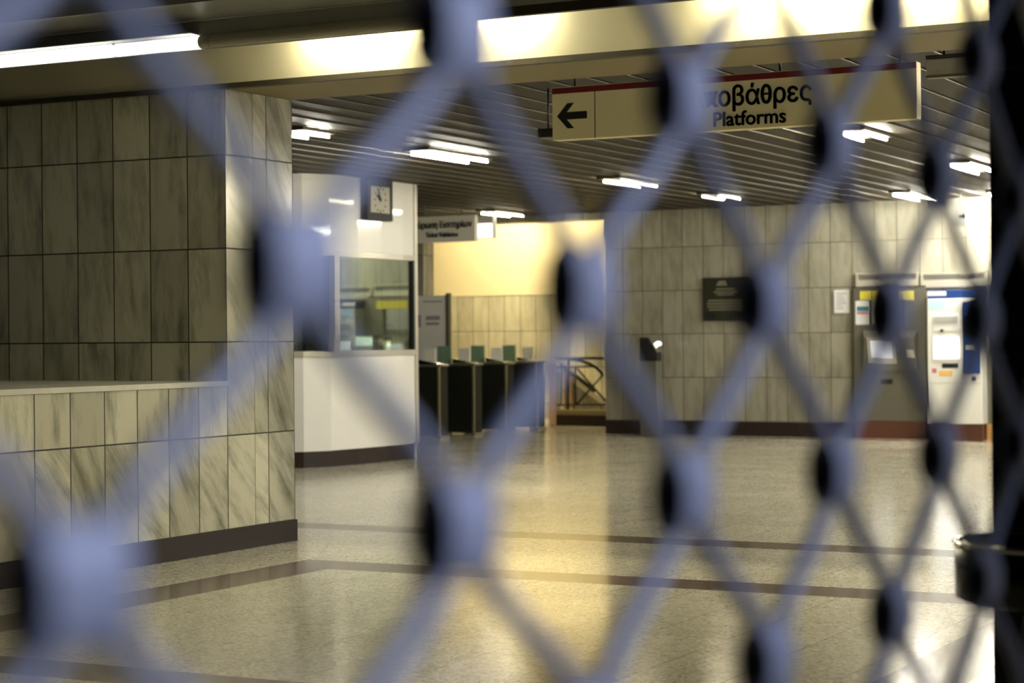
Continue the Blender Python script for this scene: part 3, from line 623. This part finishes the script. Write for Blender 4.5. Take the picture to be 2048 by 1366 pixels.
# white and blue ticket machine
D2 = YF-.28
wm = thing('ticket_machine', (P(1908, 850, 'y', D2).x, D2, 0), 'white and blue ticket machine with a glowing screen, beside the dark pillar', 'ticket machine')
xa, xc, xb_ = P(1855, 700, 'y', D2).x, P(1926, 700, 'y', D2).x, P(1964, 700, 'y', D2).x; zt6 = P(1908, 597, 'y', D2).z; zp = P(1908, 848, 'y', D2).z; zt7 = P(1908, 580, 'y', D2).z
b = MB(); b.box(xa, xb_, D2, YF-.002, zp, zt6, .008); b.build('cabinet', 'white', wm)
b = MB(); b.box(xa+.03, xb_-.01, D2+.03, YF-.002, 0, zp); b.build('plinth', 'red_granite', wm, 'reddish brown plinth')
b = MB(); b.box(xa, xb_, D2+.02, YF-.002, zt6, zt7, .004); hd = b.build('header', 'blue', wm, 'dark blue header')
rect(MB(), D2+.02, 1855, 583, 1892, 591).build('header_label', 'white', hd, 'white name strip')
rect(MB(), D2, 1926, 604, 1959, 747, .02, .003).build('side_panel', 'blue', wm, 'dark blue service panel')
rect(MB(), D2, 1857, 600, 1890, 620).build('instruction_label', 'cyan_label', wm, 'pale blue label'); rect(MB(), D2, 1893, 600, 1924, 620).build('instruction_label', 'paper', wm, 'white label')
cn = rect(MB(), D2, 1866, 630, 1918, 662, .012, .003).build('coin_panel', 'paper', wm)
rect(MB(), D2-.012, 1868, 633, 1916, 642, .02).build('coin_hood', 'grey_metal', cn); b = MB(); c = P(1884, 661, 'y', D2-.012); b.lathe(c, [(.0, 0), (.02, 0), (.02, -.014), (0, -.014)], 14, 'y'); b.build('coin_slot', 'black', cn)
sf = rect(MB(), D2, 1864, 671, 1921, 722, .012, .003).build('screen_bezel', 'white', wm); rect(MB(), D2-.012, 1867, 674, 1919, 717).build('screen', 'screen', sf, 'glowing white screen')
rect(MB(), D2, 1884, 727, 1917, 736, .004).build('card_slot', 'black', wm); rect(MB(), D2, 1878, 741, 1905, 752).build('sticker', 'orange_label', wm, 'pale orange sticker')
rect(MB(), D2, 1864, 737, 1873, 746).build('sticker', 'pink_label', wm, 'small reddish sticker')
b = MB(); b.lathe(P(1947, 757, 'y', D2), [(.0, 0), (.03, 0), (.03, -.012), (0, -.012)], 18, 'y'); b.build('lock', 'black', wm)
rect(MB(), D2-.02, 1930, 632, 1952, 668, .03, .004).build('card_reader', 'gloss_black', wm); rect(MB(), D2-.02, 1954, 628, 1960, 668, .02).build('handle', 'grey_metal', wm)
rect(MB(), D2-.02, 1932, 690, 1950, 700, .012).build('keypad', 'grey_metal', wm)
rect(MB(), D2, 1855, 766, 1963, 767.2, .002).build('door_seam', 'grey_metal', wm)
# louvred vents over the machines
for (x0, x1, lab) in ((1711, 1836, 'louvred metal vent above the dark ticket machine'), (1841, 1974, 'louvred metal vent above the white ticket machine')):
    q, q2 = P(x0, 546, 'y', YF-.05), P(x1, 573, 'y', YF-.05); v = thing('wall_vent', ((q.x+q2.x)/2, YF-.05, q2.z), lab, 'vent', 'vents above the ticket machines')
    zz0, zz1 = min(q.z, q2.z), max(q.z, q2.z); zmid = zz0+(zz1-zz0)*.5
    b = MB(); b.box(q.x, q2.x, YF-.05, YF-.002, zz0, zmid, .004); b.box(q.x, q2.x, YF-.05, YF-.002, zz1-.02, zz1); b.box(q.x, q.x+.03, YF-.05, YF-.002, zmid, zz1-.02); b.box(q2.x-.03, q2.x, YF-.05, YF-.002, zmid, zz1-.02); b.build('frame', 'booth_trim', v)
    b = MB(); b.box(q.x+.03, q2.x-.03, YF-.012, YF-.002, zmid, zz1-.02); b.build('backing', 'black', v)
    b = MB()
    for k in range(3):
        zq = zmid+(zz1-.02-zmid)*(k+.5)/3; b.box(q.x+.03, q2.x-.03, YF-.045, YF-.02, zq-.004, zq+.004)
    b.build('louvre', 'booth_trim', v)
# skirting piece with its light put into the tan colour, and dark strip right of the white machine
q, q2 = P(1973, 849, 'y', YF-.10), P(2010, 868, 'y', YF-.10); b = MB(); b.box(q.x, q2.x, YF-.10, YF-.016, 0, q.z, .004)
st = thing('skirting_block', ((q.x+q2.x)/2, YF-.06, 0), 'lit-coloured skirting block on the floor at the right foot of the white machine', 'block'); b.build('block', 'lit_skirting', st)
b = MB(); b.box(P(1966, 700, 'y', YF-.03).x, P(2040, 700, 'y', YF-.03).x, YF-.03, YF-.016, .2, P(1990, 577, 'y', YF).z)
tag(b.build('wall_panel', 'steel'), 'dark grey wall panel between white ticket machine and pillar', 'panel')
# small sign hung near the back wall
YA = 24.2; q, q2 = P(1906, 404, 'y', YA), P(1932, 452, 'y', YA)
ar = thing('arrow_sign', ((q.x+q2.x)/2, YA, q2.z), 'small grey hanging sign with a black mark above the white ticket machine', 'sign')
b = MB(); b.box(q.x, q2.x, YA, YA+.06, q2.z, q.z, .004); b.build('panel', 'grey_metal', ar)
b = MB(); p0, p1 = P(1922, 425, 'y', YA), P(1931, 440, 'y', YA); zc_ = (p0.z+p1.z)/2; hx = p1.x-p0.x
b.prism([(p1.x-.004, YA-.003, zc_), (p1.x-.03, YA-.003, zc_+.04), (p1.x-.03, YA-.003, zc_+.014), (p0.x-.03, YA-.003, zc_+.014), (p0.x-.03, YA-.003, zc_-.014), (p1.x-.03, YA-.003, zc_-.014), (p1.x-.03, YA-.003, zc_-.04)], (0, .003, 0)); b.build('arrow', 'ink', ar)
b = MB(); b.tube([((q.x+q2.x)/2, YA+.03, q.z-.003), ((q.x+q2.x)/2, YA+.03, CZ+.01)], .01, 8); b.build('hanger', 'steel', ar)

# ------------------------------------------------------------------ ash bin on the pillar
RB = .25; e = P(1925, 1079, 'y', 5.54-RB); bc = Vector((e.x+RB*.93, 5.54-RB-.004, 0)); zb1 = P(1950, 1080, 'y', bc.y).z; zb0 = P(1950, 1205, 'y', bc.y-.1).z
bn = thing('ash_bin', (bc.x, bc.y, zb0), 'round black ash bin with chrome rim fixed to the dark pillar', 'bin')
b = MB(); b.lathe((bc.x, bc.y, zb0), [(.0, 0), (RB-.03, 0), (RB-.006, .012), (RB-.004, zb1-zb0-.004), (RB-.02, zb1-zb0-.004), (RB-.022, .06), (0, .05)], 64); b.build('bowl', 'gloss_black', bn)
b = MB(); n = 64; b.tube([(bc.x+(RB-.006)*math.cos(2*math.pi*i/n), bc.y+(RB-.006)*math.sin(2*math.pi*i/n), zb1) for i in range(n+1)], .008, 8); b.build('rim', 'chrome', bn, 'thin chrome rim')
b = MB(); b.lathe((bc.x, bc.y, zb0+.05), [(0, 0), (RB-.025, 0), (RB-.025, zb1-zb0-.09), (0, zb1-zb0-.085)], 48); b.build('sand_tray', 'black', bn)

# ------------------------------------------------------------------ the roller grille in front of everything
c = .5; PV = .505*c; HK = .297*c; Y00 = 1.7514*c
def node_y(k): return Y00+HK*k
def mid(k): return H+(.060-.0042*k)*c
sr = thing('security_grille', (-c, node_y(2), .2), 'closed lavender grey roller grille of wavy bars filling the foreground', 'security grille')
GAP = .039*c; RW = .0140*c; K0, K1 = -5, 11
SH = .031*c
def node_z(k, row):  # row counts half pitches; nodes exist where row and k have the same parity shifted by one
    return mid(k)+row*PV/2
def strand(k):
    """upright wave swinging between the nodes of column k and those of column k+1"""
    pts = []; n = 14
    for row in range(-4, 4):
        def at(q):
            at_k = (q-(k-1)) % 2 == 0
            return (node_y(k)+SH+RW*1.05, node_z(k, q)) if at_k else (node_y(k+1)+SH-RW*1.05, node_z(k+1, q))
        (ya, za), (yb, zb_) = at(row), at(row+1)
        for i in range(n):
            t = i/n; q = .86*(.5-.5*math.cos(math.pi*t))+.14*t
            pts.append((-c, ya+(yb-ya)*q, za+(zb_-za)*t))
    b = MB(); b.tube(pts, RW, 14); return b.build('wavy_bar', 'grille', sr)
for k in range(K0, K1): strand(k)
def sleeve(k, row, tilt=0.0):
    L, hz, hx, iz, ix = .096*c, .052*c, .027*c, .035*c, .0200*c; n = 24; cy, cz = node_y(k)+.016*c, node_z(k, row)
    b = MB(); sq = lambda v: math.copysign(abs(v)**.75, v)
    ring = lambda sx, sz, y: [Vector((-c+sx*math.cos(2*math.pi*i/n), cy+y, cz+sz*sq(math.sin(2*math.pi*i/n)))) for i in range(n)]
    rs = [ring(hx, hz, -L/2), ring(hx, hz, L/2), ring(ix, iz, L/2), ring(ix, iz, -L/2)]
    vs = [[b.bm.verts.new(p) for p in r] for r in rs]
    for j in range(4):
        a_, d_ = vs[j], vs[(j+1) % 4]
        for i in range(n): f = b.bm.faces.new([a_[i], a_[(i+1) % n], d_[(i+1) % n], d_[i]]); f.smooth = True
    o = b.build('sleeve', 'grille', sr)
    for f in o.data.polygons: f.use_smooth = True
    o.data.set_sharp_from_angle(angle=math.radians(50))
    if not tilt:
        b = MB(); b.prism(ring(ix, iz, -L/2+.016*c), (0, L*.7, 0)); b.build('shade_plug', 'shade_plug', o, 'black filler for the shade in the sleeve mouth')  # black filler put in for the shade inside the sleeve
    return o
for k in range(-3, 10):
    for row in range(-3, 4):
        if (row-(k-1)) % 2: continue
        if not -.30*c*2 < node_z(k, row)-H < .30*c*2: continue
        sleeve(k, row)
